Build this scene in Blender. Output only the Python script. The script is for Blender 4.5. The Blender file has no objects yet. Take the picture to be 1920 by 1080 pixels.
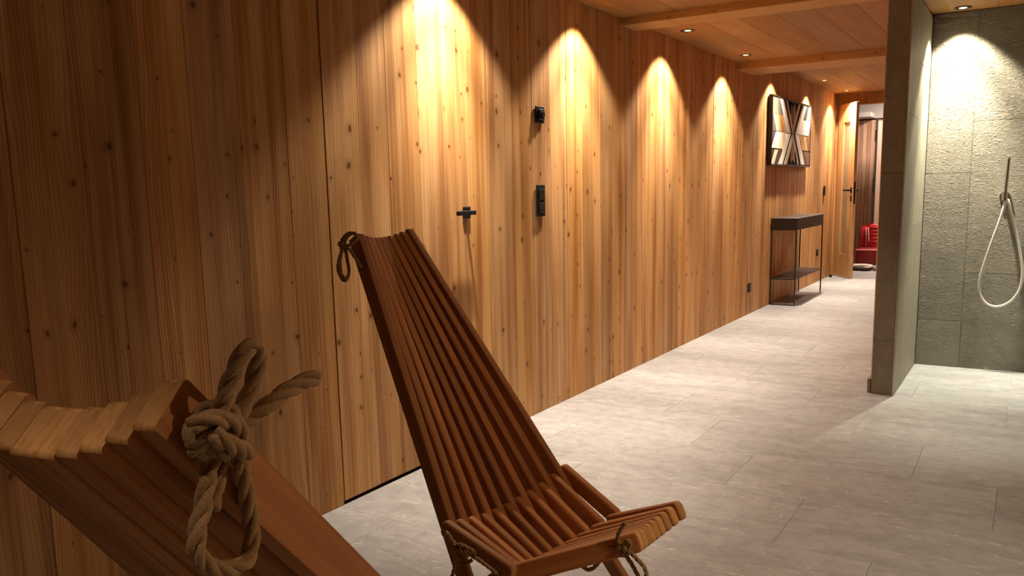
import bpy, bmesh, math, random
from mathutils import Vector, Matrix
random.seed(7)
SC = bpy.context.scene
COL = SC.collection

# ------------------------------------------------------------------ camera
YAW, PIT, ROL, FPX, CYP = 0.55848116, -0.15711847, -0.02232316, 1565.06, 603.17
CAM = Vector((2.2147, 0.0, 1.2))
_f = Vector((-math.sin(YAW)*math.cos(PIT), math.cos(YAW)*math.cos(PIT), math.sin(PIT)))
_r0 = Vector((math.cos(YAW), math.sin(YAW), 0)); _u0 = _r0.cross(_f)
_r = _r0*math.cos(ROL) + _u0*math.sin(ROL)
_u = _u0*math.cos(ROL) - _r0*math.sin(ROL)
cd = bpy.data.cameras.new('camera'); cam = bpy.data.objects.new('camera', cd); COL.objects.link(cam)
cd.sensor_width = 36; cd.lens = FPX/1920*36; cd.shift_y = (CYP-540)/1920; cd.clip_start = .02
cam.matrix_world = Matrix(((_r.x, _u.x, -_f.x, CAM.x), (_r.y, _u.y, -_f.y, CAM.y), (_r.z, _u.z, -_f.z, CAM.z), (0, 0, 0, 1)))
SC.camera = cam

# ------------------------------------------------------------------ world, exposure
w = bpy.data.worlds.new('world'); SC.world = w; w.use_nodes = True
w.node_tree.nodes['Background'].inputs[0].default_value = (.9, .75, .6, 1)
w.node_tree.nodes['Background'].inputs[1].default_value = 0.02
SC.view_settings.view_transform = 'Standard'; SC.view_settings.look = 'None'
SC.view_settings.gamma = 1; SC.view_settings.use_curve_mapping = False
SC.view_settings.exposure = 0.0
WARM = (1.0, .83, .64)
COOL = (1.0, .92, .70)
# downlights: x, y, ceiling z, power, colour, cone half angle
P_WALL = 285.0
LAMPS = [
 (.185, 2.998, 2.213, P_WALL, WARM, 53), (.185, 4.26, 2.213, P_WALL, WARM, 53), (.185, 5.53, 2.215, P_WALL, WARM, 53),
 (.185, 6.845, 2.215, P_WALL, WARM, 53), (.185, 8.31, 2.295, P_WALL, WARM, 53), (.185, 9.763, 2.295, P_WALL, WARM, 53),
 (.185, 11.02, 2.295, P_WALL, WARM, 53),
 (1.775, 5.868, 2.213, 400.0, COOL, 47), (2.75, 5.868, 2.213, 200.0, COOL, 47),
 (2.75, 1.75, 2.213, 105.0, COOL, 41), (3.2, 1.6, 2.213, 155.0, (1.0, .72, .46), 74), (1.70, -.22, 2.213, 75.0, WARM, 30),  # the widest, most orange lamp is an added fill for the chairs, out of view
]

# ------------------------------------------------------------------ node helpers
class NT:
    def __init__(s, name):
        s.m = bpy.data.materials.new(name); s.m.use_nodes = True
        s.t = s.m.node_tree; s.n = s.t.nodes
        s.b = s.n['Principled BSDF']
    def node(s, typ, **kw):
        nd = s.n.new(typ)
        for k, v in kw.items():
            if k.startswith('i_'):
                key = k[2:]; key = int(key) if key.isdigit() else key.replace('_', ' ')
                if hasattr(v, 'is_output') or hasattr(v, 'links'): s.t.links.new(v, nd.inputs[key])
                else: nd.inputs[key].default_value = v
            else: setattr(nd, k, v)
        return nd
    def link(s, a, b): s.t.links.new(a, b)
    def math(s, op, a, b=0.0, c=0.0, clamp=False):
        nd = s.n.new('ShaderNodeMath'); nd.operation = op; nd.use_clamp = clamp
        for i, v in enumerate((a, b, c)):
            if hasattr(v, 'links'): s.t.links.new(v, nd.inputs[i])
            else: nd.inputs[i].default_value = v
        return nd.outputs[0]
    def mix(s, f, a, b, mode='MIX'):
        nd = s.n.new('ShaderNodeMix'); nd.data_type = 'RGBA'; nd.blend_type = mode
        for i, v in ((0, f), (6, a), (7, b)):
            if hasattr(v, 'links'): s.t.links.new(v, nd.inputs[i])
            else: nd.inputs[i].default_value = v if i == 0 else (*v, 1)
        return nd.outputs[2]
    def ramp(s, v, stops):
        nd = s.n.new('ShaderNodeMapRange'); s.t.links.new(v, nd.inputs[0])
        nd.inputs[1].default_value, nd.inputs[2].default_value = stops[0], stops[1]
        nd.inputs[3].default_value, nd.inputs[4].default_value = (stops[2], stops[3]) if len(stops) > 2 else (0, 1)
        return nd.outputs[0]
    def noise(s, vec, scale, detail=2, rough=.5, dist=0):
        nd = s.n.new('ShaderNodeTexNoise'); s.t.links.new(vec, nd.inputs['Vector'])
        nd.inputs['Scale'].default_value = scale; nd.inputs['Detail'].default_value = detail
        nd.inputs['Roughness'].default_value = rough; nd.inputs['Distortion'].default_value = dist
        return nd.outputs[0]
    def coords(s, order, rnd=True):
        """object coordinates -> (lateral, long) plus a random offset per piece"""
        tc = s.node('ShaderNodeTexCoord'); sp = s.node('ShaderNodeSeparateXYZ'); s.link(tc.outputs['Object'], sp.inputs[0])
        oi = s.node('ShaderNodeObjectInfo')
        off = s.math('MULTIPLY', oi.outputs['Random'], 37.0 if rnd else 0.0)
        return sp.outputs[order[0]], sp.outputs[order[1]], sp.outputs[order[2]], off, oi
    def vec(s, x, y, z=0.0):
        nd = s.n.new('ShaderNodeCombineXYZ')
        for i, v in enumerate((x, y, z)):
            if hasattr(v, 'links'): s.t.links.new(v, nd.inputs[i])
            else: nd.inputs[i].default_value = v
        return nd.outputs[0]
    def bump(s, h, dist, strength=1.0, nrm=None):
        nd = s.n.new('ShaderNodeBump'); s.t.links.new(h, nd.inputs['Height'])
        nd.inputs['Distance'].default_value = dist; nd.inputs['Strength'].default_value = strength
        if nrm: s.t.links.new(nrm, nd.inputs['Normal'])
        return nd.outputs[0]

def spruce(name, order, light, mid, dark, knots=1.0, streak=1.0, rough=.62, bump=1.0):
    k = NT(name); lat, lng, dep, off, oi = k.coords(order)
    la = k.math('ADD', lat, off); lo = k.math('ADD', lng, k.math('MULTIPLY', off, .71))
    # knots : cells 13 cm wide, some of them carry a knot
    wob = k.noise(k.vec(la, lo), 25, 2); wv = k.math('MULTIPLY', k.math('SUBTRACT', wob, .5), .012)
    vo = k.node('ShaderNodeTexVoronoi'); vo.voronoi_dimensions = '2D'
    k.link(k.vec(k.math('ADD', la, wv), k.math('MULTIPLY', k.math('ADD', lo, wv), .8)), vo.inputs['Vector'])
    vo.inputs['Scale'].default_value = 9.5; vo.inputs['Randomness'].default_value = 1
    d = k.math('DIVIDE', vo.outputs['Distance'], 9.5)
    sc = k.node('ShaderNodeSeparateColor'); k.link(vo.outputs['Color'], sc.inputs[0])
    has = k.math('GREATER_THAN', sc.outputs[0], .58)
    rad = k.ramp(k.math('POWER', sc.outputs[1], 2.0), (0, 1, .0022, .0105))
    q = k.math('DIVIDE', d, rad)
    core = k.math('MULTIPLY', k.math('MULTIPLY', k.ramp(q, (.75, 1.15, 1, 0)), has), knots)
    halo = k.math('MULTIPLY', k.math('MULTIPLY', k.ramp(q, (.9, 3.2, 1, 0)), has), knots)
    # growth rings bend round the knots
    bend = k.math('MULTIPLY', k.math('MULTIPLY', k.ramp(q, (0.5, 5.0, 1, 0)), has), .01)
    slow = k.math('MULTIPLY', k.noise(k.vec(k.math('MULTIPLY', la, 3.0), k.math('MULTIPLY', lo, .9)), 1.0, 2), .16)
    gl = k.math('ADD', k.math('ADD', la, bend), slow)
    rings = k.math('SINE', k.math('MULTIPLY', gl, 560.0))
    rings = k.math('POWER', k.math('ADD', k.math('MULTIPLY', rings, .5), .5), 2.2)
    fine = k.noise(k.vec(k.math('MULTIPLY', la, 420), k.math('MULTIPLY', lo, 5.0)), 1.0, 3)
    broad = k.noise(k.vec(k.math('MULTIPLY', la, 15), k.math('MULTIPLY', lo, .55)), 1.0, 3, .55)
    band = k.ramp(broad, (.46, .66))
    b2 = k.noise(k.vec(k.math('MULTIPLY', la, 11), k.math('MULTIPLY', lo, 1.6)), 1.0, 2)
    c = k.mix(k.ramp(b2, (.3, .75)), light, mid)
    c = k.mix(k.math('MULTIPLY', band, .64*streak), c, dark)
    thin = k.noise(k.vec(k.math('MULTIPLY', la, 48), k.math('MULTIPLY', lo, .5)), 1.0, 2)
    c = k.mix(k.math('MULTIPLY', k.ramp(thin, (.55, .68)), .45*streak), c, dark)
    amp = k.ramp(k.noise(k.vec(k.math('MULTIPLY', la, 9), k.math('MULTIPLY', lo, .8)), 1.0, 1), (.35, .65, .05, .42))
    c = k.mix(k.math('MULTIPLY', rings, amp), c, tuple(x*.52 for x in mid))
    c = k.mix(k.math('MULTIPLY', k.ramp(fine, (.5, .8)), .28), c, tuple(x*.6 for x in mid))
    c = k.mix(k.math('MULTIPLY', halo, .35), c, dark)
    c = k.mix(k.math('MULTIPLY', core, .75), c, tuple(x*.45 for x in dark))
    # tone of each board, set on the object
    hsv = k.node('ShaderNodeHueSaturation'); k.link(c, hsv.inputs['Color'])
    r2 = k.math('FRACT', k.math('MULTIPLY', oi.outputs['Random'], 91.7))
    k.link(k.ramp(r2, (0, 1, .80, 1.12)), hsv.inputs['Value'])
    k.link(k.ramp(k.math('FRACT', k.math('MULTIPLY', oi.outputs['Random'], 17.3)), (0, 1, .97, 1.08)), hsv.inputs['Saturation'])
    k.link(hsv.outputs[0], k.b.inputs['Base Color'])
    k.b.inputs['Roughness'].default_value = rough; k.b.inputs['Specular IOR Level'].default_value = .3
    h = k.math('ADD', k.math('MULTIPLY', rings, k.math('MULTIPLY', amp, 1.2)), k.math('ADD', k.math('MULTIPLY', fine, .4), k.math('MULTIPLY', core, -1.0)))
    h = k.math('ADD', h, k.math('MULTIPLY', broad, 3.0))
    k.link(k.bump(h, .0011*bump, .8), k.b.inputs['Normal'])
    return k.m

def teak(name, col, dark, rough=.6, endgrain=False):
    k = NT(name); lng, lat, dep, off, oi = k.coords((0, 1, 2))
    lo = k.math('ADD', lng, off)
    if endgrain:
        g = k.noise(k.vec(k.math('MULTIPLY', lat, 260), k.math('ADD', k.math('MULTIPLY', dep, 60), off), lo), 1.0, 2)
    else:
        g = k.noise(k.vec(k.math('MULTIPLY', lo, 3.5), k.math('MULTIPLY', lat, 130), k.math('MULTIPLY', dep, 130)), 1.0, 4, .6)
    g2 = k.noise(k.vec(k.math('MULTIPLY', lo, 1.2), k.math('MULTIPLY', lat, 30), k.math('MULTIPLY', dep, 30)), 1.0, 2)
    c = k.mix(k.ramp(g, (.35, .7)), col, dark)
    c = k.mix(k.math('MULTIPLY', k.ramp(g2, (.4, .7)), .5), c, dark)
    hsv = k.node('ShaderNodeHueSaturation'); k.link(c, hsv.inputs['Color'])
    k.link(k.ramp(k.math('FRACT', k.math('MULTIPLY', oi.outputs['Random'], 53.1)), (0, 1, .78, 1.2)), hsv.inputs['Value'])
    k.link(hsv.outputs[0], k.b.inputs['Base Color'])
    k.b.inputs['Roughness'].default_value = rough; k.b.inputs['Specular IOR Level'].default_value = .35
    k.link(k.bump(g, .0006, .6), k.b.inputs['Normal'])
    return k.m

def stone(name, order, base, lightc, darkc, relief=.0015, chisel=0.0, vein=1.0, rough=.5):
    k = NT(name); a, b, cc, off, oi = k.coords(order)
    u = k.math('ADD', a, off); v = k.math('ADD', b, k.math('MULTIPLY', off, .63))
    P = k.vec(u, v, cc)
    # long veins follow u
    warp = k.noise(P, 2.2, 2)
    vw = k.math('ADD', v, k.math('MULTIPLY', warp, .12))
    big = k.noise(k.vec(k.math('MULTIPLY', u, 1.3), k.math('MULTIPLY', vw, 6.0)), 1.0, 4, .6)
    mid = k.noise(k.vec(k.math('MULTIPLY', u, 7), k.math('MULTIPLY', vw, 28)), 1.0, 5, .65)
    spk = k.noise(k.vec(k.math('MULTIPLY', u, 13), k.math('MULTIPLY', vw, 90)), 1.0, 5, .68)
    iso = k.noise(P, 13, 6, .65)
    c = k.mix(k.ramp(big, (.35, .68)), base, tuple(x*.80 for x in base))
    c = k.mix(k.math('MULTIPLY', k.ramp(iso, (.42, .70)), .5), c, darkc)
    ridge = k.math('ABSOLUTE', k.math('SUBTRACT', mid, .5))
    c = k.mix(k.math('MULTIPLY', k.ramp(spk, (.60, .72)), .65*vein), c, lightc)
    c = k.mix(k.math('MULTIPLY', k.ramp(k.math('ABSOLUTE', k.math('SUBTRACT', big, .5)), (.0, .004, 1, 0)), .6*vein), c, lightc)
    c = k.mix(k.math('MULTIPLY', k.ramp(k.math('MULTIPLY', k.ramp(spk, (.40, .28)), k.ramp(mid, (.52, .60))), (0, 1)), .6), c, tuple(x*.6 for x in darkc))
    hsv = k.node('ShaderNodeHueSaturation'); k.link(c, hsv.inputs['Color'])
    k.link(k.ramp(k.math('FRACT', k.math('MULTIPLY', oi.outputs['Random'], 29.1)), (0, 1, .93, 1.06)), hsv.inputs['Value'])
    k.link(hsv.outputs[0], k.b.inputs['Base Color'])
    k.link(k.ramp(mid, (.3, .7, rough-.08, rough+.12)), k.b.inputs['Roughness'])
    h = k.math('ADD', k.math('MULTIPLY', mid, 1.0), k.math('ADD', k.math('MULTIPLY', spk, .7), k.math('MULTIPLY', iso, .6)))
    n = k.bump(h, relief, .9)
    if chisel:
        d1 = k.noise(k.vec(k.math('MULTIPLY', u, 34), k.math('MULTIPLY', v, 62), cc), 1.0, 5, .62, .5)
        d2 = k.noise(P, 11, 2)
        hh = k.math('ADD', k.math('MULTIPLY', k.math('ABSOLUTE', k.math('SUBTRACT', d1, .5)), 2.0), k.math('MULTIPLY', d2, .5))
        n = k.bump(hh, chisel, 1.0, n)
    k.link(n, k.b.inputs['Normal'])
    return k.m

def plain(name, col, rough=.5, metal=0.0, emit=None, es=0, spec=.5, mottled=.12, scale=60):
    k = NT(name); tc = k.node('ShaderNodeTexCoord')
    g = k.noise(tc.outputs['Object'], scale, 3)
    c = k.mix(k.math('MULTIPLY', g, mottled*2), col, tuple(x*.6 for x in col))
    k.link(c, k.b.inputs['Base Color']); k.b.inputs['Roughness'].default_value = rough
    k.b.inputs['Metallic'].default_value = metal; k.b.inputs['Specular IOR Level'].default_value = spec
    if emit: k.b.inputs['Emission Color'].default_value = (*emit, 1); k.b.inputs['Emission Strength'].default_value = es
    return k.m

LW, MW, DW = (.66, .395, .18), (.52, .265, .095), (.23, .072, .016)
M_WALL = spruce('wall spruce', (1, 2, 0), LW, MW, DW)
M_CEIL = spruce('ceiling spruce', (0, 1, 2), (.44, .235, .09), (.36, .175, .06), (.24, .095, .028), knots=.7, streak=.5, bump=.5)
M_BEAM = spruce('beam spruce', (2, 0, 1), (.50, .28, .11), (.42, .21, .075), (.30, .12, .035), knots=.9, streak=.5, bump=.5)
M_END = spruce('end wall spruce', (0, 2, 1), (.50, .27, .11), (.40, .20, .07), (.27, .095, .024), knots=.5)
M_DOOR = spruce('door spruce', (0, 2, 1), (.62, .38, .17), (.52, .29, .12), (.36, .16, .05), knots=.15, streak=.4, bump=.4)
M_SLAT = spruce('hall spruce', (0, 2, 1), (.60, .42, .30), (.48, .31, .21), (.30, .15, .09), knots=.3)
M_FLOOR = stone('floor quartzite', (0, 1, 2), (.36, .36, .37), (.66, .66, .67), (.175, .168, .165))
M_STONE_SHADE = stone('stone front with shade', (2, 0, 1), (.22, .18, .13), (.40, .35, .27), (.12, .092, .062), relief=.0012, vein=.4, rough=.6)  # same stone, darkened: the shade on the pillar front is put into the colour
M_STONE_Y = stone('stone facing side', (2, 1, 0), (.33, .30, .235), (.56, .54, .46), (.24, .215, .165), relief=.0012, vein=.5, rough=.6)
M_ROUGH = stone('chiselled stone', (0, 2, 1), (.30, .265, .20), (.42, .385, .31), (.19, .165, .115), relief=.002, chisel=.020, vein=.25, rough=.62)
M_GROUT = plain('grout', (.36, .34, .32), .9)
M_DARK = plain('dark void', (.02, .012, .008), .9)
M_BLACK = plain('black plastic', (.008, .0075, .0075), .55, spec=.25)
M_BLACK2 = plain('black key', (.013, .012, .013), .4, spec=.35)
M_IRON = plain('dark bronze steel', (.035, .024, .019), .45, .6)
M_IRONTOP = plain('dark bronze top', (.06, .042, .034), .4, .5)
M_CHROME = plain('brushed steel', (.62, .60, .55), .25, 1.0, mottled=.03)
M_HOSE = plain('pale shower hose', (.72, .70, .64), .3, .35, mottled=.03)
M_TRIM = plain('edge trim', (.55, .50, .40), .35, .8)
M_LENS = plain('lamp lens', (.9, .85, .7), .3, 0, (1, .85, .6), 2.2)
M_LENSW = plain('shower lamp lens', (.9, .85, .7), .3, 0, (1, .95, .75), 3.0)
M_RING = plain('lamp ring', (.10, .075, .05), .35, .7)
M_WHITE = plain('white plaster', (.45, .43, .41), .8)
M_PALE = plain('pale door panel', (.52, .40, .32), .6)
M_RED = plain('red nylon', (.42, .008, .014), .45, mottled=.3, scale=30)
M_RED2 = plain('dark red nylon', (.20, .004, .006), .5, mottled=.3, scale=30)
M_PINK = plain('pink grey strap', (.65, .28, .27), .6)
M_SACK = plain('white sack', (.60, .57, .50), .7, mottled=.4, scale=18)
M_SACKD = plain('grey sack base', (.10, .08, .06), .8)
M_SILVER = plain('silver wrap', (.5, .52, .56), .35, .5)
M_GLASS = plain('door glass', (.85, .75, .55), .08)
M_GLASS.node_tree.nodes['Principled BSDF'].inputs['Transmission Weight'].default_value = .8
M_TEAK = teak('oiled chair wood', (.60, .26, .088), (.38, .145, .043))
M_TEAKE = teak('chair end grain', (.72, .37, .13), (.56, .26, .08), .65, True)
M_OAKT = teak('chair wood pale', (.38, .19, .08), (.24, .10, .04))
k = NT('hemp rope'); tc = k.node('ShaderNodeTexCoord')
g = k.noise(tc.outputs['Object'], 900, 3); g2 = k.noise(tc.outputs['Object'], 60, 2)
c = k.mix(k.ramp(g, (.35, .7)), (.50, .30, .13), (.26, .14, .05)); c = k.mix(k.math('MULTIPLY', g2, .4), c, (.52, .34, .16))
k.link(c, k.b.inputs['Base Color']); k.b.inputs['Roughness'].default_value = .75
k.link(k.bump(g, .0012, 1.0), k.b.inputs['Normal']); M_ROPE = k.m

# ------------------------------------------------------------------ object helpers
def link(o, parent=None):
    COL.objects.link(o)
    if parent is not None:
        o.parent = parent
        if parent.type == 'MESH' and parent.get('kind') == 'structure': o.location = o.location-parent.location
    return o
def tag(o, label=None, cat=None, group=None, kind=None):
    if label: o['label'] = label
    if cat: o['category'] = cat
    if group: o['group'] = group
    if kind: o['kind'] = kind
    return o
def empty(name, loc=(0, 0, 0), rz=0.0, parent=None):
    o = bpy.data.objects.new(name, None); o.location = loc; o.rotation_euler = (0, 0, rz); o.empty_display_size = .1
    return link(o, parent)
def mesh_of(name, bm, mats, smooth=False):
    me = bpy.data.meshes.new(name); bmesh.ops.recalc_face_normals(bm, faces=bm.faces[:]); bm.to_mesh(me); bm.free()
    for m in (mats if isinstance(mats, (list, tuple)) else [mats]): me.materials.append(m)
    if smooth:
        for p in me.polygons: p.use_smooth = True
    return me
def obj(name, bm, mats, parent=None, loc=(0, 0, 0), smooth=False, rz=0.0):
    o = bpy.data.objects.new(name, mesh_of(name, bm, mats, smooth)); o.location = loc; o.rotation_euler = (0, 0, rz)
    return link(o, parent)
def add_box(bm, x0, x1, y0, y1, z0, z1, bev=0.0, seg=1):
    r = bmesh.ops.create_cube(bm, size=1.0)
    vs = r['verts']
    for v in vs:
        v.co = Vector(((x0+x1)/2+v.co.x*(x1-x0), (y0+y1)/2+v.co.y*(y1-y0), (z0+z1)/2+v.co.z*(z1-z0)))
    if bev:
        es = list({e for v in vs for e in v.link_edges})
        bmesh.ops.bevel(bm, geom=es, offset=bev, segments=seg, affect='EDGES', profile=.5)
    return bm
def box(name, x0, x1, y0, y1, z0, z1, mat, parent=None, bev=0.0, seg=1, smooth=False):
    """box whose origin is its centre"""
    c = Vector(((x0+x1)/2, (y0+y1)/2, (z0+z1)/2))
    bm = add_box(bmesh.new(), x0-c.x, x1-c.x, y0-c.y, y1-c.y, z0-c.z, z1-c.z, bev, seg)
    off = Vector((0, 0, 0))
    return obj(name, bm, mat, parent, c, smooth)
def cyl(bm, p, q, r, n=16, r2=None, caps=True):
    p, q = Vector(p), Vector(q); d = q-p; L = d.length
    M = Matrix.Translation((p+q)/2) @ d.to_track_quat('Z', 'Y').to_matrix().to_4x4()
    bmesh.ops.create_cone(bm, cap_ends=caps, segments=n, radius1=r, radius2=r if r2 is None else r2, depth=L, matrix=M)
    return bm
def catmull(pts, n=10):
    pts = [Vector(p) for p in pts]; P = [pts[0]*2-pts[1]] + pts + [pts[-1]*2-pts[-2]]; out = []
    for i in range(1, len(P)-2):
        a, b, c, d = P[i-1], P[i], P[i+1], P[i+2]
        for j in range(n):
            t = j/n
            out.append(.5*((2*b)+(c-a)*t+(2*a-5*b+4*c-d)*t*t+(3*b-a-3*c+d)*t**3))
    out.append(P[-2]); return out
def frames(pts):
    T = []
    for i in range(len(pts)):
        a = pts[max(0, i-1)]; b = pts[min(len(pts)-1, i+1)]; T.append((b-a).normalized())
    n = T[0].orthogonal().normalized(); N = [n]
    for i in range(1, len(pts)):
        n = N[-1]-T[i]*N[-1].dot(T[i]); n.normalize(); N.append(n)
    return T, N
def tube(bm, pts, r, sides=8, taper=None):
    T, N = frames(pts); rings = []
    for i, p in enumerate(pts):
        B = T[i].cross(N[i]); rr = r if taper is None else r*taper(i/(len(pts)-1))
        rings.append([bm.verts.new(p+(N[i]*math.cos(2*math.pi*j/sides)+B*math.sin(2*math.pi*j/sides))*rr) for j in range(sides)])
    for a, b in zip(rings, rings[1:]):
        for j in range(sides): bm.faces.new((a[j], a[(j+1) % sides], b[(j+1) % sides], b[j]))
    bm.faces.new(rings[0][::-1]); bm.faces.new(rings[-1])
    return bm
def resample(pts, step):
    out = [pts[0]]; acc = 0
    for a, b in zip(pts, pts[1:]):
        L = (b-a).length
        if L == 0: continue
        t = step-acc
        while t <= L: out.append(a+(b-a)*(t/L)); t += step
        acc = (acc+L) % step
    if (out[-1]-pts[-1]).length > step*.3: out.append(pts[-1])
    return out
def rope(bm, pts, r=.006, strands=3, twist=None, sides=6):
    """laid rope: three strands twisted round the path"""
    line = resample(catmull(pts, 12), r*.45); T, N = frames(line); pitch = twist or r*8.5
    for s in range(strands):
        sp = []
        for i, p in enumerate(line):
            a = 2*math.pi*(i*r*.45/pitch + s/strands); B = T[i].cross(N[i])
            sp.append(p+(N[i]*math.cos(a)+B*math.sin(a))*r*.5)
        tube(bm, sp, r*.56, sides)
    return bm
def trefoil(c, ex, ey, ez, s):
    out = []
    for i in range(25):
        t = 2*math.pi*i/24
        out.append(c+ex*(math.sin(t)+2*math.sin(2*t))*s*.33+ey*(math.cos(t)-2*math.cos(2*t))*s*.33+ez*(-math.sin(3*t))*s*.4)
    return out
def ray(x, y): return _f+_r*((x-960)/FPX)-_u*((y-CYP)/FPX)
def on(x, y, ax, val):
    d = ray(x, y); return CAM+d*((val-CAM[ax])/d[ax])

# ================================================================== SETTING
XR, YB, YE = 4.6, -1.6, 11.42           # right wall, wall behind the camera, end wall
# ---- floor
fl = box('floor', 0, XR, YB, 14.0, -.06, -.003, M_GROUT); tag(fl, kind='structure')
ph = {0: .272, 1: .90, 2: .59, 3: .272, 4: .91, 5: .59, 6: .272, 7: .75}
row0 = 1.79
r = -8
while row0+r*.465 < 14:
    y0 = row0+r*.465; y1 = min(y0+.465, 14.0); y0c = max(y0, YB)
    if y1 > YB:
        p0 = ph[r % 8] - .945; lim = XR if y0 < 5.1 else (XR if y0 < 6.0 else 1.6)
        x = p0 - .945
        while x < lim:
            a, b = max(x, 0.0), min(x+.945, lim)
            if b-a > .02 and y1-y0c > .02:
                g_ = .0005
                box('floor_tile', a+g_, b-g_, y0c+g_, y1-g_, -.012, random.uniform(-.0003, 0), M_FLOOR, fl, .0003)
            x += .945
    r += 1
# ---- wall_left : vertical boards, with the door set flush in it
wl = box('wall_left', -.12, -.024, YB, YE+.1, -.05, 2.4, M_DARK); tag(wl, kind='structure')
edges = [-1.6, -1.44, -1.29, -1.11, -.93, -.8, -.62, -.45, -.3, -.12, .05, .2, .36, .51, .66, .83, 1.0, 1.16, 1.34, 1.54, 1.71, 1.9, 2.1, 2.283]
right = [3.59, 3.78, 3.96, 4.15, 4.34, 4.45, 4.58, 4.73, 4.92, 5.11, 5.31, 5.50, 5.68, 5.87, 6.05, 6.25, 6.45, 6.62, 6.82, 7.02, 7.21, 7.4, 7.61, 7.75, 7.88, 8.07, 8.24, 8.42, 8.60, 8.75, 8.93, 9.1, 9.25, 9.44, 9.6, 9.78, 9.94, 10.12, 10.28, 10.45, 10.6, 10.76, 10.92, 11.08, 11.24, YE]
doorp = [2.287, 2.47, 2.64, 2.84, 3.02, 3.19, 3.37, 3.585]
def top_at(y): return 2.213 if y < 4.87 else (2.215 if y < 7.45 else 2.295)
def board(name, y0, y1, z0, z1, parent, proud):
    g_ = random.choice((.0002, .0002, .0003, .0007))
    return box(name, -.022, proud, y0+g_, y1-g_, z0, z1, M_WALL, parent, random.choice((.0007, .0008, .0009, .0016)))
for E_ in (edges, right):
    for a, b in zip(E_, E_[1:]):
        board('plank', a, b, 0.0, max(top_at(a), top_at(b))+.03, wl, random.choice((0, .0005, .001, -.0008, .0025, .0012)))
d1 = box('door_1', -.06, -.0235, 2.286, 3.587, .012, 2.19, M_DARK); tag(d1, kind='structure')
for a, b in zip(doorp, doorp[1:]):
    board('plank', a, b, .014, 2.24, d1, random.choice((0, .0005, .001, .0012)))
# ---- ceiling
ce = box('ceiling', -.1, XR, YB, YE+.1, 2.36, 2.42, M_DARK); tag(ce, kind='structure')
cx = [0, .13, .36, .58, .80, 1.03, 1.26, 1.49, 1.70, 1.96, 2.2, 2.42, 2.64, 2.87, 3.1, 3.33, 3.56, 3.78, 4.0, 4.22, 4.42, XR]
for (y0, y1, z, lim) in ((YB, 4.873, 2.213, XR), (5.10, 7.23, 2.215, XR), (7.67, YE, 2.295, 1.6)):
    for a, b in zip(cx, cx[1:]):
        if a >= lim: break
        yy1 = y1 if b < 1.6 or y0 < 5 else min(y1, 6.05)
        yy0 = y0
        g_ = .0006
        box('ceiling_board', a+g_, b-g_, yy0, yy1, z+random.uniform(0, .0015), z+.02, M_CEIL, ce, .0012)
cb = box('ceiling_panel', 0, XR, YB, 7.5, 2.236, 2.26, M_DARK, ce)
t1 = box('trim_1', 0, XR, 4.873, 5.10, 2.170, 2.235, M_BEAM, None, .003); tag(t1, kind='structure')
t2 = box('trim_2', 0, 1.6, 7.23, 7.67, 2.157, 2.30, M_BEAM, None, .003); tag(t2, kind='structure')
# ---- far end wall with the opening
OX0, OX1, OZ = .05, .93, 2.155
we = box('wall_end', -.02, 1.6, YE+.03, YE+.14, 2.2, 2.36, M_DARK); tag(we, kind='structure')
box('header_board', 0, 1.6, YE, YE+.12, OZ, 2.31, M_END, we, .002)
for a, b in ((0, OX0), (OX1, 1.12), (1.12, 1.3), (1.3, 1.485)):
    box('plank', a+.0007, b-.0007, YE, YE+.12, 0, OZ-.001, M_END, we, .002)
# ---- right side of the corridor + shower partition (one 11 cm wall clad with stone)
wr = box('wall_right', 1.497, 1.583, 5.05, YE+.1, 0, 2.34, M_GROUT); tag(wr, kind='structure')
def tiles(parent, name, axis, plane0, plane1, cols, mat):
    for (a, b, zs) in cols:
        for z0, z1 in zip(zs, zs[1:]):
            g_ = .0009
            if axis == 'x': box(name, plane0, plane1, a+g_, b-g_, z0+g_, z1-g_, mat, parent, .0008)
            else: box(name, a+g_, b-g_, plane0, plane1, z0+g_, z1-g_, mat, parent, .0008)
tiles(wr, 'stone_tile', 'y', 5.03, 5.051, [(1.485, 1.5925, (0, .31, 1.245, 2.18))], M_STONE_SHADE)
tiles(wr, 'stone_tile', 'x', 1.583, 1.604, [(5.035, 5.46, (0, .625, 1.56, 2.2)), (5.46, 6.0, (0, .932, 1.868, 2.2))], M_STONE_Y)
y = 5.052
while y < YE-.01:
    b = min(y+.17, YE-.001); box('plank', 1.478, 1.4965, y+.0007, b-.0007, 0, top_at(y), M_WALL, wr, .0015); y = b
tr3 = box('trim_3', 1.5935, 1.6045, 5.027, 5.0345, 0, 2.2, M_TRIM, None, .001); tag(tr3, kind='structure')
bb = box('baseboard_right', 1.461, 1.4775, 5.045, YE-.01, 0.0005, .082, M_STONE_SHADE, None, .001); tag(bb, kind='structure')
# shower back wall
ws = box('wall_shower', 1.604, 3.3, 6.021, 6.12, 0, 2.3, M_GROUT); tag(ws, kind='structure')
tiles(ws, 'stone_tile', 'y', 6.0, 6.02, [(1.606, 1.861, (0, .303, 1.24, 2.18, 2.213)), (1.861, 2.49, (0, .615, 1.553, 2.213)), (2.49, 3.12, (0, .303, 1.24, 2.18, 2.213)), (3.12, 3.3, (0, .615, 1.553, 2.213))], M_ROUGH)
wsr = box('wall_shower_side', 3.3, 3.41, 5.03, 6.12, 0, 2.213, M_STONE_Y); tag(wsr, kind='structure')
wr2 = box('wall_front_right', 3.41, XR, 5.9, 6.0, 0, 2.213, M_SLAT); tag(wr2, kind='structure')
wr3 = box('wall_back', -.1, XR, YB-.1, YB, 0, 2.4, M_SLAT); tag(wr3, kind='structure')
wr4 = box('wall_outer', XR, XR+.1, YB, 6.0, 0, 2.4, M_SLAT); tag(wr4, kind='structure')
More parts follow.
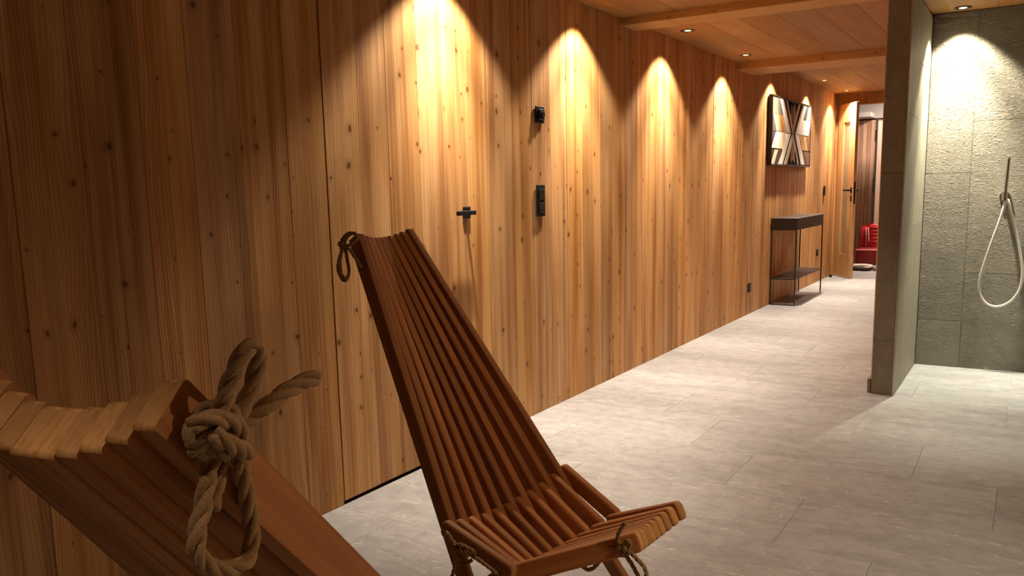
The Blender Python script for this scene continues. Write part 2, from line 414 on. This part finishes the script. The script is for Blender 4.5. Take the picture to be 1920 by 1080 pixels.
# ---- small hall beyond the door
wh = box('wall_hall', -.6, 1.6, 13.35, 13.42, 0, 2.5, M_DARK); tag(wh, kind='structure')
x = -.6
while x < .6:
    wd = random.choice((.035, .05, .06, .045)); box('slat', x+.002, x+wd-.002, 13.31+random.uniform(0, .012), 13.348, 0, 2.08, M_SLAT, wh, .003); x += wd
whl = box('wall_hall_left', -.7, -.6, YE+.14, 13.4, 0, 2.6, M_SLAT); tag(whl, kind='structure')
whr = box('wall_hall_right', 1.6, 1.7, YE, 13.4, 0, 2.6, M_WHITE); tag(whr, kind='structure')
chl = box('ceiling_hall', -.7, 1.7, YE+.14, 13.42, 2.5, 2.56, M_WHITE); tag(chl, kind='structure')
wht = box('trim_4', -.6, 1.6, 13.30, 13.347, 2.1, 2.5, M_WHITE, None); tag(wht, kind='structure')
sof = box('trim_5', -.6, .18, 12.9, 13.29, 2.10, 2.165, M_WHITE, None, .003); tag(sof, kind='structure')
d3 = empty('door_3', (.42, 13.2, 0)); tag(d3, kind='structure')
box('door_panel', -.06, .7, 0, .045, .01, 2.02, M_PALE, d3, .002); d3.location = (.362, 12.72, 0)
box('door_frame', -.085, -.062, -.01, .06, 0, 2.05, M_DARK, d3, .002)
box('hinge', -.088, -.066, -.03, -.008, 1.05, 1.25, M_BLACK, d3, .002); box('hinge', -.088, -.066, -.03, -.008, 1.75, 1.9, M_BLACK, d3, .002)
lt = bpy.data.lights.new('hall lamp', 'AREA'); lt.energy = 90; lt.size = .25; lt.color = (1, .80, .68)
lo_ = bpy.data.objects.new('hall lamp light', lt); lo_.location = (.95, 12.4, 2.44); COL.objects.link(lo_)
hl = box('ceiling_lamp', .82, 1.08, 12.27, 12.53, 2.45, 2.499, M_WHITE, None, .01); tag(hl, 'small white square ceiling lamp in the hall beyond the glazed door', 'lamp')
lo_.parent = hl; lo_.location = (0, 0, -.03)

# ================================================================== DOWNLIGHTS
def downlight(i, x, y, z, power, col, half):
    cool = col == COOL
    root = empty('downlight', (x, y, z))
    R = .042
    bm = bmesh.new()
    ring = [(R*1.12, 0), (R*1.12, -.003), (R*1.02, -.0045), (R*.92, -.003), (R*.86, 0)]
    n = 28; vs = [[bm.verts.new((a*math.cos(2*math.pi*j/n), a*math.sin(2*math.pi*j/n), b)) for a, b in ring] for j in range(n)]
    for j in range(n):
        for q_ in range(len(ring)-1): bm.faces.new((vs[j][q_], vs[(j+1) % n][q_], vs[(j+1) % n][q_+1], vs[j][q_+1]))
    obj('ring', bm, M_RING, root, smooth=True)
    bm = bmesh.new(); cyl(bm, (0, 0, -.0012), (0, 0, -.0002), R*.88, 24); obj('reflector', bm, M_CHROME, root)
    bm = bmesh.new(); cyl(bm, (0, 0, -.0022), (0, 0, -.0012), R*.5, 24); obj('lens', bm, M_LENSW if cool else M_LENS, root)
    for (ha, bl, frac) in ((half, .4, .30), (half*.62, .85, .70)):
        L = bpy.data.lights.new('downlight beam', 'SPOT'); L.energy = power*frac; L.color = col; L.spot_size = math.radians(ha*2); L.spot_blend = bl
        L.shadow_soft_size = .018
        lo = bpy.data.objects.new('downlight beam', L); COL.objects.link(lo); lo.parent = root; lo.location = (0, 0, -.012)
    return root
names = ['recessed downlight above the hidden door in the wall', 'recessed downlight above the double black switch',
 'recessed downlight just beyond the first ceiling beam', 'recessed downlight just before the second ceiling beam',
 'recessed downlight above the near end of the wooden wall art', 'recessed downlight above the far end of the wooden wall art',
 'recessed downlight nearest to the open glazed door', 'recessed downlight over the shower hose and stone wall',
 'recessed downlight over the far right of the shower', 'recessed downlight over the open stone floor before the shower',
 'added fill lamp, unseen at the right side of the room', 'recessed downlight behind the viewer over the wooden chairs']
for i, a in enumerate(LAMPS):
    o = downlight(i, *a); tag(o, names[i], 'downlight', 'recessed ceiling downlights')

# ================================================================== CHAIRS
TS = .0234
def stick(parent, name, P, Q, lateral, depth=.0463, t=TS, r0=.012, r1=.012, ext0=0.0, ext1=0.0, mats=None, sharp0=False):
    """P,Q: points on the front/top edge (mid thickness); the depth lies behind. lateral: unit vector of thickness"""
    P, Q = Vector(P), Vector(Q); X = (Q-P).normalized(); P = P-X*ext0; Q = Q+X*ext1; L = (Q-P).length
    Yv = (lateral-X*lateral.dot(X)).normalized(); Z = X.cross(Yv)
    bm = bmesh.new(); out = []
    def arc(cx_, cz_, r_, a0):
        for j in range(5):
            a = math.radians(a0+j*22.5); out.append((cx_+r_*math.cos(a), cz_+r_*math.sin(a)))
    arc(L-r1, -r1, r1, 0)      # from end face up to top edge
    arc(r0, -r0, r0, 90)
    arc(r0, -depth+r0, r0, 180)
    arc(L-r1, -depth+r1, r1, 270)
    fa = [bm.verts.new((x_, -t/2, z_)) for x_, z_ in out]; fb = [bm.verts.new((x_, t/2, z_)) for x_, z_ in out]
    f1 = bm.faces.new(fa); f2 = bm.faces.new(fb[::-1]); n = len(out)
    for i in range(n): bm.faces.new((fa[i], fb[i], fb[(i+1) % n], fa[(i+1) % n]))
    es = [e for e in list(f1.edges)+list(f2.edges) if not (sharp0 and max(v.co.x for v in e.verts) < r0*1.3)]
    bmesh.ops.bevel(bm, geom=es, offset=.0075, segments=3, affect='EDGES', profile=.5)
    for f in bm.faces:
        c_ = f.calc_center_median()
        if abs(f.normal.x) > .55 and (c_.x < r0+.002 or c_.x > L-r1-.002): f.material_index = 1
    for v in bm.verts: v.co.x -= L/2
    me = mesh_of(name, bm, mats or [M_TEAK, M_TEAKE])
    for p in me.polygons: p.use_smooth = max(abs(c_) for c_ in p.normal) < .985
    o = bpy.data.objects.new(name, me); link(o, parent)
    ctr = (P+Q)/2
    o.matrix_local = Matrix(((X.x, Yv.x, Z.x, ctr.x), (X.y, Yv.y, Z.y, ctr.y), (X.z, Yv.z, Z.z, ctr.z), (0, 0, 0, 1)))
    return o
def quad(tri, u):
    a, m, b = [Vector((p[0], 0, p[1])) for p in tri]
    return m+(b-a)*.5*u+((a+b)*.5-m)*u*u
W_ = .50; SL = (W_-TS)/20; PT = .0220
def make_chair(pose, T, U, V, F, label, dep=.0463, rb=.016):
    root = empty('stick_chair', (pose[0], pose[1], 0), pose[2]); tag(root, label, 'chair', 'reclining wooden stick chairs')
    Y = Vector((0, 1, 0))
    def at(tri, lat, u): p = quad(tri, u); p.y = lat; return p
    for k in range(10):
        u = (2*k-9)/9; ls = (2*k+1-10)*SL; lt_ = (k-4.5)*PT
        a = at(T, lt_, u); b = at(U, ls, u*.95)
        d = (b-a).normalized()
        if k in (0, 9):
            e = (b.z-.012)/(-d.z)
            lat = Y
            o = stick(root, 'back_stick', a, b, lat, dep, sharp0=True, r0=.005, ext1=e-dep*.25, mats=None)
            o['label'] = 'long outer back stick that runs down to the floor as a leg'
        else:
            stick(root, 'back_stick', a, b, Y, dep, sharp0=True, r0=.005, r1=.02, ext1=.095)
    for k in range(11):
        u = (k-5)/5; lat = (2*k-10)*SL
        stick(root, 'hinge_stick', at(U, lat, u), at(V, lat, u), Y, .0463, r0=rb, r1=rb, ext0=.004, ext1=.012)
    for k in range(10):
        u = (2*k-9)/9; ls = (2*k+1-10)*SL; lf = (k-4.5)*PT
        stick(root, 'seat_stick', at(V, ls, u*.95), at(F, lf, u), Y, .048, r0=.017, r1=.014, ext0=.03)
    for s in (-8, -4, 4, 8):
        p = at(V, s*SL, s/10); p.z -= .05; p.x -= .02
        stick(root, 'leg', p, Vector((p.x-.27, p.y, .024)), Y, .045, r0=.012, r1=.004, mats=[M_OAKT, M_TEAKE])
    return root
T2 = [(-.6414, 1.0884), (-.6601, 1.073), (-.65, 1.0927)]
U2 = [(-.2087, .3915), (-.2125, .3608), (-.1899, .4102)]
V2 = [(.0045, .3309), (-.0588, .264), (-.0041, .3098)]
F2 = [(.2607, .4336), (.2355, .4156), (.2537, .4393)]
POSE2 = (1.2544, 1.79521, -.132385)
ch2 = make_chair(POSE2, T2, U2, V2, F2, 'brown wooden stick chair standing before the hidden door, seen whole')
def local_pt(pose, px, py, yl):
    """point on the plane local y = yl of a chair pose"""
    c, s = math.cos(pose[2]), math.sin(pose[2]); n = Vector((-s, c, 0)); o = Vector((pose[0], pose[1], 0))
    d = ray(px, py); t = (yl-(CAM-o).dot(n))/d.dot(n); p = CAM+d*t-o
    return Vector((c*p.x+s*p.y, -s*p.x+c*p.y, p.z))
def rope_obj(root, pose, paths, knots, rr, name='rope', label=None):
    bm = bmesh.new()
    for path in paths: rope(bm, [local_pt(pose, *p) for p in path], rr)
    for (px, py, yl, s) in knots:
        c = local_pt(pose, px, py, yl)
        rope(bm, trefoil(c, Vector((.8, 0, .6)), Vector((-.6, 0, .8)), Vector((0, 1, 0)), s), rr)
    o = obj(name, bm, M_ROPE, root, smooth=True)
    if label: o['label'] = label
    return o
a = -.123
rope_obj(ch2, POSE2, [
  [(672, 448, a+.02), (668, 440, a), (655, 437, a-.01), (643, 447, a-.01), (640, 458, a-.012)],
  [(645, 462, a-.012), (658, 458, a-.016), (670, 447, a-.012), (664, 437, a-.012), (652, 443, a-.014), (645, 455, a-.012)],
  [(643, 466, a-.012), (636, 485, a-.012), (634, 505, a-.012), (641, 522, a-.012), (648, 526, a-.012), (654, 512, a-.012), (652, 492, a-.013), (648, 468, a-.013)],
  [(641, 468, a-.006), (638, 490, a-.005), (640, 512, a-.005), (647, 521, a-.006)],
  [(650, 462, a-.014), (660, 474, a-.012), (669, 488, a-.010), (678, 501, a-.008)]],
  [(643, 459, a-.014, .013)], .0050, label='hemp rope knotted at the top of the back')
b = -.257
rope_obj(ch2, POSE2, [
  [(836, 996, b+.01), (840, 1001, b-.006), (846, 1011, b-.008), (855, 1022, b-.01), (866, 1030, b-.012)],
  [(885, 1042, b-.012), (898, 1050, b-.01), (912, 1060, b-.008), (926, 1071, b-.007), (935, 1078, b+.01)],
  [(850, 1024, b-.012), (862, 1021, b-.016), (876, 1027, b-.018), (889, 1035, b-.014), (888, 1044, b-.01)],
  [(853, 1030, b-.018), (868, 1034, b-.022), (884, 1041, b-.016)],
  [(866, 1046, b-.014), (858, 1050, b-.016), (853, 1062, b-.014), (849, 1076, b-.012), (845, 1092, b-.01)],
  [(862, 1050, b-.008), (872, 1057, b-.01), (884, 1050, b-.01)]],
  [(866, 1036, b-.012, .017)], .0050, label='hemp rope knotted at the lower hinge')
c2 = -.119
rope_obj(ch2, POSE2, [
  [(1176, 1024, c2+.01), (1172, 1018, c2-.008), (1178, 1014, c2-.012), (1182, 1022, c2-.01), (1174, 1032, c2-.012)],
  [(1164, 1024, c2-.012), (1158, 1012, c2-.014), (1160, 1000, c2-.016), (1166, 989, c2-.016), (1173, 979, c2-.016)],
  [(1162, 1030, c2-.012), (1142, 1026, c2-.016), (1120, 1028, c2-.016), (1102, 1036, c2-.016), (1091, 1048, c2-.016), (1092, 1061, c2-.016), (1103, 1068, c2-.016), (1115, 1063, c2-.016), (1126, 1050, c2-.016), (1140, 1038, c2-.014), (1158, 1034, c2-.012)],
  [(1172, 1030, c2-.012), (1184, 1038, c2-.014), (1196, 1050, c2-.014), (1207, 1062, c2-.014), (1212, 1076, c2-.014), (1208, 1090, c2-.014)],
  [(1168, 1036, c2-.014), (1178, 1048, c2-.016), (1188, 1064, c2-.016), (1196, 1080, c2-.016), (1200, 1096, c2-.016)]],
  [(1168, 1031, c2-.013, .013)], .0050, label='hemp rope tied in a bow at the seat front')

# near chair, seen from behind; its top right corner is at TOPW
TH1 = 1.754; ph1 = .876; D1 = .0463
TOPW = Vector((1.6937, .3815, 1.0685))
Fd = Vector((math.cos(TH1), math.sin(TH1), 0)); Ld = Vector((-math.sin(TH1), math.cos(TH1), 0))
Ls = 1.02
Ut = (-.225, TOPW.z-Ls*math.sin(ph1)); sT = -.225-Ls*math.cos(ph1)
org = TOPW-Fd*sT+Ld*(5*PT); POSE1 = (org.x, org.y, TH1)
T1 = [(sT, TOPW.z), (sT-.012, TOPW.z-.026), (sT, TOPW.z)]
U1 = [(Ut[0], Ut[1]), (Ut[0]-.01, Ut[1]-.03), (Ut[0], Ut[1])]
V1 = [(0, Ut[1]-.06), (-.055, Ut[1]-.12), (0, Ut[1]-.06)]
F1 = [(.27, Ut[1]+.03), (.25, Ut[1]+.01), (.27, Ut[1]+.03)]
ch1 = make_chair(POSE1, T1, U1, V1, F1, 'near wooden stick chair cut off at the lower left, seen from behind', dep=D1)
e1 = -5*PT-.007
rope_obj(ch1, POSE1, [
  [(383, 770, e1+.02), (381, 776, e1), (372, 790, e1-.004), (360, 806, e1-.008), (362, 824, e1-.012), (385, 832, e1-.016)],
  [(400, 800, e1-.016), (412, 770, e1-.02), (428, 725, e1-.026), (446, 682, e1-.032), (464, 652, e1-.036), (480, 650, e1-.036), (484, 672, e1-.032), (478, 705, e1-.028), (466, 740, e1-.024), (448, 775, e1-.02), (432, 798, e1-.016)],
  [(452, 795, e1-.014), (474, 782, e1-.018), (500, 762, e1-.024), (530, 738, e1-.03), (562, 719, e1-.034), (594, 706, e1-.038)],
  [(402, 842, e1-.012), (395, 870, e1-.012), (388, 905, e1-.012), (381, 945, e1-.012), (371, 990, e1-.012), (368, 1030, e1-.012), (385, 1058, e1-.012), (420, 1068, e1-.012), (455, 1058, e1-.012), (471, 1028, e1-.012), (470, 980, e1-.012), (462, 930, e1-.012), (452, 880, e1-.012), (443, 838, e1-.014)],
  [(420, 840, e1-.004), (412, 875, e1-.003), (404, 915, e1-.003), (396, 955, e1-.003)],
  [(360, 800, e1-.018), (380, 788, e1-.024), (410, 786, e1-.028), (438, 794, e1-.026), (450, 812, e1-.022), (440, 832, e1-.016)],
  [(398, 812, e1-.03), (420, 828, e1-.032), (445, 840, e1-.028), (462, 850, e1-.02)],
  [(372, 838, e1-.01), (392, 850, e1-.012), (420, 846, e1-.014)]],
  [(402, 812, e1-.014, .019)], .0070, label='thick hemp rope knotted with two loops and a loose end')

# ================================================================== CONSOLE TABLE
ct = empty('console_table', (.13, 9.0, 0)); tag(ct, 'dark metal console table with thin legs under the wooden wall art', 'table')
tx0, tx1, ty0, ty1 = -.122, .13, -.6, .6
tp = box('tabletop', tx0, tx1, ty0, ty1, .745, .862, M_IRON, ct, .002)
box('tabletop_panel', tx0+.003, tx1-.003, ty0+.003, ty1-.003, .8615, .866, M_IRONTOP, ct, .001)
for sx in (tx0+.012, tx1-.006):
    for sy in (ty0+.007, ty1-.007):
        box('leg', sx-.006, sx+.006, sy-.006, sy+.006, 0, .746, M_IRON, ct, .001)
box('shelf', tx0+.006, tx1-.001, ty0+.002, ty1-.002, .258, .270, M_IRON, ct, .001)
for sy in (ty0+.007,):
    box('foot_bar', tx0+.018, tx1-.012, sy-.006, sy+.006, 0, .010, M_IRON, ct, .001)

# ================================================================== WALL ART
XA = .045
def ap(zx, zy, X=XA): p = on(1430+zx/7.2, 170+zy/7.2, 0, X); return (p.y, p.z)
TL, TR, BR, BL = ap(140, 55), ap(662, 205), ap(632, 1025), ap(108, 1015)
yL = (TL[0]+BL[0])/2; yR = (TR[0]+BR[0])/2; zT = (TL[1]+TR[1])/2; zB = (BL[1]+BR[1])/2
def fix(zx, zy):
    # pixel -> unit square of the picture, then onto the true rectangle
    y_, z_ = ap(zx, zy)
    v = (z_-zB)/(zT-zB); v = max(.015, min(.985, v))
    yl = BL[0]+(TL[0]-BL[0])*v; yr = BR[0]+(TR[0]-BR[0])*v
    u = (y_-yl)/(yr-yl); u = max(.01, min(.99, u))
    return (yL+(yR-yL)*u, zB+(zT-zB)*v)
cy_, cz_ = (yL+yR)/2, (zT+zB)/2
art = empty('wall_art', (0, cy_, cz_)); tag(art, 'wide wooden mosaic picture with a crossed band pattern above the console table', 'picture')
hw, hh = (yR-yL)/2, (zT-zB)/2
box('backing_board', .012, XA-.010, -hw, hw, -hh, hh, M_IRON, art, .001)
for (a_, b_, c_, d_) in ((-hw-.001, hw+.001, hh-.010, hh+.001), (-hw-.001, hw+.001, -hh-.001, -hh+.010)):
    box('frame_bar', .010, XA+.003, a_, b_, c_, d_, M_IRON, art, .001)
for (a_, b_) in ((-hw-.001, -hw+.010), (hw-.010, hw+.001)):
    box('frame_bar', .010, XA+.003, a_, b_, -hh+.0105, hh-.0105, M_IRON, art, .001)
def artmat(n, c_): return teak('art '+n, c_, tuple(x*.7 for x in c_), .55)
AM = dict(white=artmat('white', (.80, .74, .66)), cream=artmat('cream', (.78, .62, .42)), black=plain('art black', (.004, .003, .0025), .9, spec=.05),
          beige=artmat('beige', (.56, .43, .34)), grey=artmat('grey', (.10, .09, .08)), dgrey=artmat('dark grey', (.045, .040, .035)),
          brown=artmat('brown', (.34, .15, .05)), tan=artmat('tan', (.52, .27, .10)), umber=artmat('umber', (.14, .06, .025)))
PCS = [
 ('grey', [(142, 75), (165, 82), (200, 315), (142, 303)]), ('brown', [(165, 82), (183, 90), (217, 318), (200, 315)]), ('grey', [(183, 90), (232, 102), (275, 330), (217, 318)]),
 ('white', [(234, 102), (290, 118), (383, 578), (328, 572)]), ('black', [(290, 118), (316, 128), (400, 582), (384, 579)]),
 ('beige', [(317, 128), (346, 138), (409, 480), (407, 583), (400, 580)]),
 ('black', [(347, 138), (392, 152), (382, 320), (379, 320)]), ('black', [(400, 160), (430, 165), (412, 235)]), ('black', [(445, 170), (488, 184), (447, 325), (440, 325)]),
 ('umber', [(392, 160), (411, 238), (412, 455), (382, 325)]), ('brown', [(413, 238), (442, 170), (445, 325), (414, 455)]),
 ('beige', [(490, 184), (515, 192), (418, 582), (408, 583), (410, 480)]), ('black', [(516, 192), (541, 200), (436, 580), (419, 582)]),
 ('white', [(542, 200), (592, 213), (545, 396), (487, 590), (437, 582)]),
 ('grey', [(593, 213), (612, 218), (576, 398), (547, 395)]), ('dgrey', [(613, 218), (626, 222), (592, 400), (577, 398)]), ('white', [(627, 222), (655, 230), (620, 405), (593, 400)]), ('grey', [(656, 230), (660, 232), (655, 412), (621, 405)]),
 ('white', [(545, 400), (600, 408), (550, 604), (489, 594)]), ('cream', [(601, 408), (655, 416), (612, 614), (551, 604)]), ('grey', [(656, 416), (656, 440), (645, 622), (613, 614)]),
 ('tan', [(489, 598), (520, 603), (558, 808), (530, 803)]), ('brown', [(521, 603), (550, 608), (585, 812), (559, 808)]), ('tan', [(551, 608), (585, 613), (612, 816), (586, 812)]), ('umber', [(586, 613), (645, 622), (636, 820), (613, 816)]),
 ('dgrey', [(531, 822), (560, 824), (592, 1003), (564, 1001)]), ('umber', [(561, 824), (634, 834), (626, 1008), (593, 1003)]),
 ('white', [(437, 588), (487, 598), (562, 1002), (513, 998)]), ('black', [(419, 588), (436, 588), (512, 998), (490, 998)]),
 ('beige', [(408, 588), (418, 588), (489, 998), (465, 996), (410, 690)]),
 ('umber', [(406, 700), (406, 930), (372, 990), (378, 800)]), ('brown', [(408, 700), (434, 800), (438, 990), (408, 930)]),
 ('black', [(376, 800), (370, 992), (328, 996)]), ('black', [(406, 935), (436, 996), (375, 994)]), ('black', [(436, 800), (462, 994), (440, 994)]),
 ('beige', [(399, 588), (407, 588), (405, 690), (324, 998), (285, 996)]), ('black', [(384, 585), (398, 588), (284, 996), (266, 996)]),
 ('white', [(328, 578), (383, 584), (265, 996), (198, 994)]),
 ('white', [(188, 550), (252, 557), (197, 778), (118, 770)]), ('cream', [(253, 557), (322, 566), (272, 786), (198, 778)]),
 ('cream', [(142, 310), (186, 315), (218, 545), (188, 542)]), ('tan', [(187, 315), (218, 320), (250, 550), (219, 545)]), ('brown', [(219, 320), (250, 326), (290, 556), (251, 550)]), ('tan', [(251, 326), (276, 331), (326, 562), (291, 556)]),
 ('grey', [(142, 345), (184, 542), (140, 536)]), ('dgrey', [(132, 540), (182, 547), (128, 740)]),
 ('dgrey', [(118, 788), (162, 790), (112, 960)]), ('cream', [(165, 788), (206, 790), (147, 992), (110, 988)]), ('dgrey', [(208, 790), (268, 796), (196, 993), (150, 992)]),
]
for i, (cn, poly) in enumerate(PCS):
    pts = [fix(*p) for p in poly]; my = sum(p[0] for p in pts)/len(pts); mz = sum(p[1] for p in pts)/len(pts)
    th_ = .008+random.choice((0, .001, .002, .003)); bm = bmesh.new()
    A_ = [bm.verts.new((0, (p[0]-my)*.985, (p[1]-mz)*.99)) for p in pts]; B_ = [bm.verts.new((th_, (p[0]-my)*.985, (p[1]-mz)*.99)) for p in pts]
    bm.faces.new(A_); bm.faces.new(B_[::-1]); n = len(pts)
    for j in range(n): bm.faces.new((A_[j], A_[(j+1) % n], B_[(j+1) % n], B_[j]))
    obj('wood_piece', bm, AM[cn], art, (XA-.0095, my-cy_, mz-cz_))

# ================================================================== SWITCHES, SOCKETS, HANDLES
sw = empty('double_switch', (.0045, 3.841, 1.138)); tag(sw, 'black double rocker switch on the boards right of the hidden door', 'switch')
box('frame', 0, .009, -.041, .041, -.082, .082, M_BLACK, sw, .002)
for dz in (-.037, .035): box('rocker', .009, .014, -.026, .026, dz-.026, dz+.026, M_BLACK2, sw, .002)
th = empty('thermostat', (.0045, 3.845, 1.578)); tag(th, 'black square thermostat with a raised dial above the double switch', 'thermostat')
box('frame', 0, .009, -.042, .042, -.042, .042, M_BLACK, th, .002)
box('cover', .009, .020, -.027, .027, -.027, .027, M_BLACK2, th, .003)
bm = bmesh.new(); cyl(bm, (.020, 0, 0), (.029, 0, 0), .0165, 24, .015); obj('dial', bm, M_BLACK, th, smooth=False)
def socket(y, z, label, grp='black wall sockets'):
    s = empty('wall_socket', (.0045, y, z)); tag(s, label, 'socket', grp)
    box('frame', 0, .009, -.041, .041, -.041, .041, M_BLACK, s, .002)
    bm = bmesh.new(); cyl(bm, (.009, 0, 0), (.0115, 0, 0), .023, 20); o = obj('insert', bm, M_BLACK2, s)
    for dy in (-.009, .009):
        bm = bmesh.new(); cyl(bm, (.0112, dy, 0), (.0122, dy, 0), .003, 10); obj('hole', bm, M_DARK, s)
    return s
socket(7.71, .25, 'black wall socket low on the boards before the console table')
socket(10.55, .36, 'black wall socket low on the boards behind the far table leg')
s3 = empty('light_switch', (.0045, 10.83, 1.10)); tag(s3, 'small black light switch near the glazed door', 'switch')
box('frame', 0, .009, -.041, .041, -.06, .06, M_BLACK, s3, .002); box('rocker', .009, .014, -.026, .026, -.045, .045, M_BLACK2, s3, .002)
# handle of the hidden door
dh = empty('door_handle', (.0028, 3.163, 1.10), parent=d1); 
box('rosette', 0, .009, -.027, .027, -.027, .027, M_BLACK, dh, .002)
bm = bmesh.new(); cyl(bm, (.009, 0, .0), (.045, 0, .0), .009, 16); obj('spindle', bm, M_BLACK, dh)
box('lever', .040, .056, -.133, .004, -.010, .010, M_BLACK, dh, .002)
for o in COL.objects:
    pass
st = box('door_stop', .035, .065, 11.165, 11.195, 0.0, .035, M_BLACK, None, .002); tag(st, 'small black cube door stop on the floor near the glazed door', 'door stop')

# ================================================================== GLAZED DOOR, open
hx, hy = .055, 11.40; ex, ey = .315, 11.07
ln = math.hypot(ex-hx, ey-hy); ang = math.atan2(ey-hy, ex-hx)
dl = empty('door_2', (hx, hy, 0), ang); tag(dl, kind='structure')
Lw = ln; t_ = .04
box('stile', 0, .13, -t_/2, t_/2, .012, 2.16, M_DOOR, dl, .003)
box('stile', Lw-.13, Lw, -t_/2, t_/2, .012, 2.16, M_DOOR, dl, .003)
box('rail', .13, Lw-.13, -t_/2, t_/2, .012, .30, M_DOOR, dl, .003)
box('rail', .13, Lw-.13, -t_/2, t_/2, 1.93, 2.16, M_DOOR, dl, .003)
box('pane', .131, Lw-.131, -.004, .004, .301, 1.929, M_GLASS, dl)
for sgn in (-1, 1):
    box('bead', .131, .139, sgn*.005, sgn*.016, .301, 1.929, M_DOOR, dl); box('bead', Lw-.139, Lw-.131, sgn*.005, sgn*.016, .301, 1.929, M_DOOR, dl)
    h = box('handle_plate', Lw-.05, Lw-.025, sgn*t_/2, sgn*(t_/2+.008), 1.065, 1.13, M_BLACK, dl, .001)
    h = box('handle_lever', Lw-.15, Lw-.03, sgn*(t_/2+.035), sgn*(t_/2+.05), 1.088, 1.106, M_BLACK, dl, .002)
    h = box('handle_spindle', Lw-.045, Lw-.03, sgn*(t_/2+.008), sgn*(t_/2+.036), 1.09, 1.104, M_BLACK, dl, .001)
    h = box('key_plate', Lw-.05, Lw-.025, sgn*t_/2, sgn*(t_/2+.006), .965, 1.03, M_BLACK, dl, .001)
box('lock_plate', Lw-.001, Lw+.002, -.011, .011, .93, 1.20, M_BLACK, dl, .0005)

# ================================================================== SHOWER SET
sh = empty('hand_shower', (2.055, 5.998, 1.09)); tag(sh, 'slim steel hand shower with a looped hose on the rough stone wall', 'shower')
bm = bmesh.new(); cyl(bm, (0, .002, 0), (0, -.010, 0), .030, 28); obj('wall_plate', bm, M_CHROME, sh)
bm = bmesh.new(); cyl(bm, (0, -.010, 0), (0, -.055, 0), .012, 20); cyl(bm, (0, -.045, -.022), (0, -.045, .03), .016, 20); obj('bracket', bm, M_CHROME, sh)
bm = bmesh.new(); cyl(bm, (.001, -.045, .018), (.008, -.05, .232), .0105, 20); obj('shower_head', bm, M_CHROME, sh, smooth=False)
pts = []
for (px, py, yy) in ((1886, 366, 5.953), (1883, 385, 5.95), (1874, 415, 5.945), (1861, 450, 5.94), (1847, 490, 5.94), (1837, 525, 5.94), (1837, 550, 5.94), (1849, 569, 5.94), (1871, 575, 5.94), (1895, 565, 5.945), (1912, 542, 5.95), (1917, 510, 5.955), (1913, 475, 5.96), (1905, 435, 5.965), (1896, 400, 5.97), (1890, 374, 5.985)):
    p = on(px, py, 1, yy); pts.append((p.x-2.055, p.y-5.998, p.z-1.09))
bm = bmesh.new(); tube(bm, resample(catmull(pts, 8), .008), .0085, 10); obj('hose', bm, M_HOSE, sh, smooth=True)

# ================================================================== THINGS IN THE HALL
def blob(bm, c_, s_, seed=0, amp=.1, sub=3, sq=.6):
    r_ = bmesh.ops.create_icosphere(bm, subdivisions=sub, radius=1.0); rnd = random.Random(seed)
    ks = [(rnd.uniform(2, 6), rnd.uniform(2, 6), rnd.uniform(0, 6)) for _ in range(4)]
    for v in r_['verts']:
        p = v.co.copy(); p = Vector([math.copysign(abs(q_)**sq, q_) for q_ in p])
        k_ = 1+amp*sum(math.sin(a_*p.x+c__)*math.sin(b_*p.z+c__)*math.cos(a_*p.y) for a_, b_, c__ in ks)/2
        v.co = Vector((c_[0]+p.x*s_[0]*k_, c_[1]+p.y*s_[1]*k_, c_[2]+p.z*s_[2]*k_))
    return bm
cb_ = empty('red_bag', (.295, 12.48, 0)); tag(cb_, 'dark red boxy bag on the floor beyond the glazed door', 'bag')
box('bag_body', -.155, .15, -.14, .14, .005, .285, M_RED2, cb_, .03, 3, True)
box('lid_seam', -.157, .152, -.143, .143, .262, .272, M_PINK, cb_, .004)
bm = bmesh.new(); tube(bm, catmull([(-.150, -.10, .25), (-.168, -.12, .16), (-.16, -.14, .06), (-.15, -.14, .01)], 6), .006, 6); obj('strap', bm, M_PINK, cb_, smooth=True)
rs = empty('backpack', (.235, 12.80, 0)); tag(rs, 'bright red backpack standing upright behind the dark red bag', 'backpack')
obj('pack_body', blob(bmesh.new(), (.02, 0, .30), (.145, .09, .295), 3, .05, 3, .5), M_RED, rs, smooth=True)
obj('pack_front', blob(bmesh.new(), (.07, -.075, .33), (.085, .04, .28), 5, .08, 3, .5), M_RED, rs, smooth=True)
bm = bmesh.new(); tube(bm, catmull([(-.03, -.08, .55), (-.02, -.11, .48), (-.015, -.115, .38), (-.02, -.11, .30)], 6), .007, 6); tube(bm, catmull([(0, -.10, .56), (.015, -.125, .46), (.02, -.125, .36)], 6), .008, 6); obj('strap', bm, M_PINK, rs, smooth=True)
bm = bmesh.new()
for zz in (.36, .41, .46, .51, .56): tube(bm, catmull([(.03, -.113, zz), (.07, -.120, zz+.004), (.13, -.108, zz)], 5), .007, 6)
obj('quilting', bm, M_RED, rs, smooth=True)
sk = empty('sack', (.26, 12.2, 0)); tag(sk, 'white crumpled sack lying flat before the red bags', 'sack')
obj('sack_top', blob(bmesh.new(), (0, 0, .06), (.13, .10, .028), 8, .35, 3, .7), M_SACK, sk, smooth=True)
obj('sack_base', blob(bmesh.new(), (-.01, .0, .030), (.125, .09, .028), 9, .1, 3, .6), M_SACKD, sk, smooth=True)
sv = obj('wrapped_parcel', blob(bmesh.new(), (0, 0, .035), (.055, .05, .035), 12, .25, 3, .7), M_SILVER, None, (.45, 12.22, 0), True); tag(sv, 'small silvery wrapped parcel right of the white sack', 'parcel')
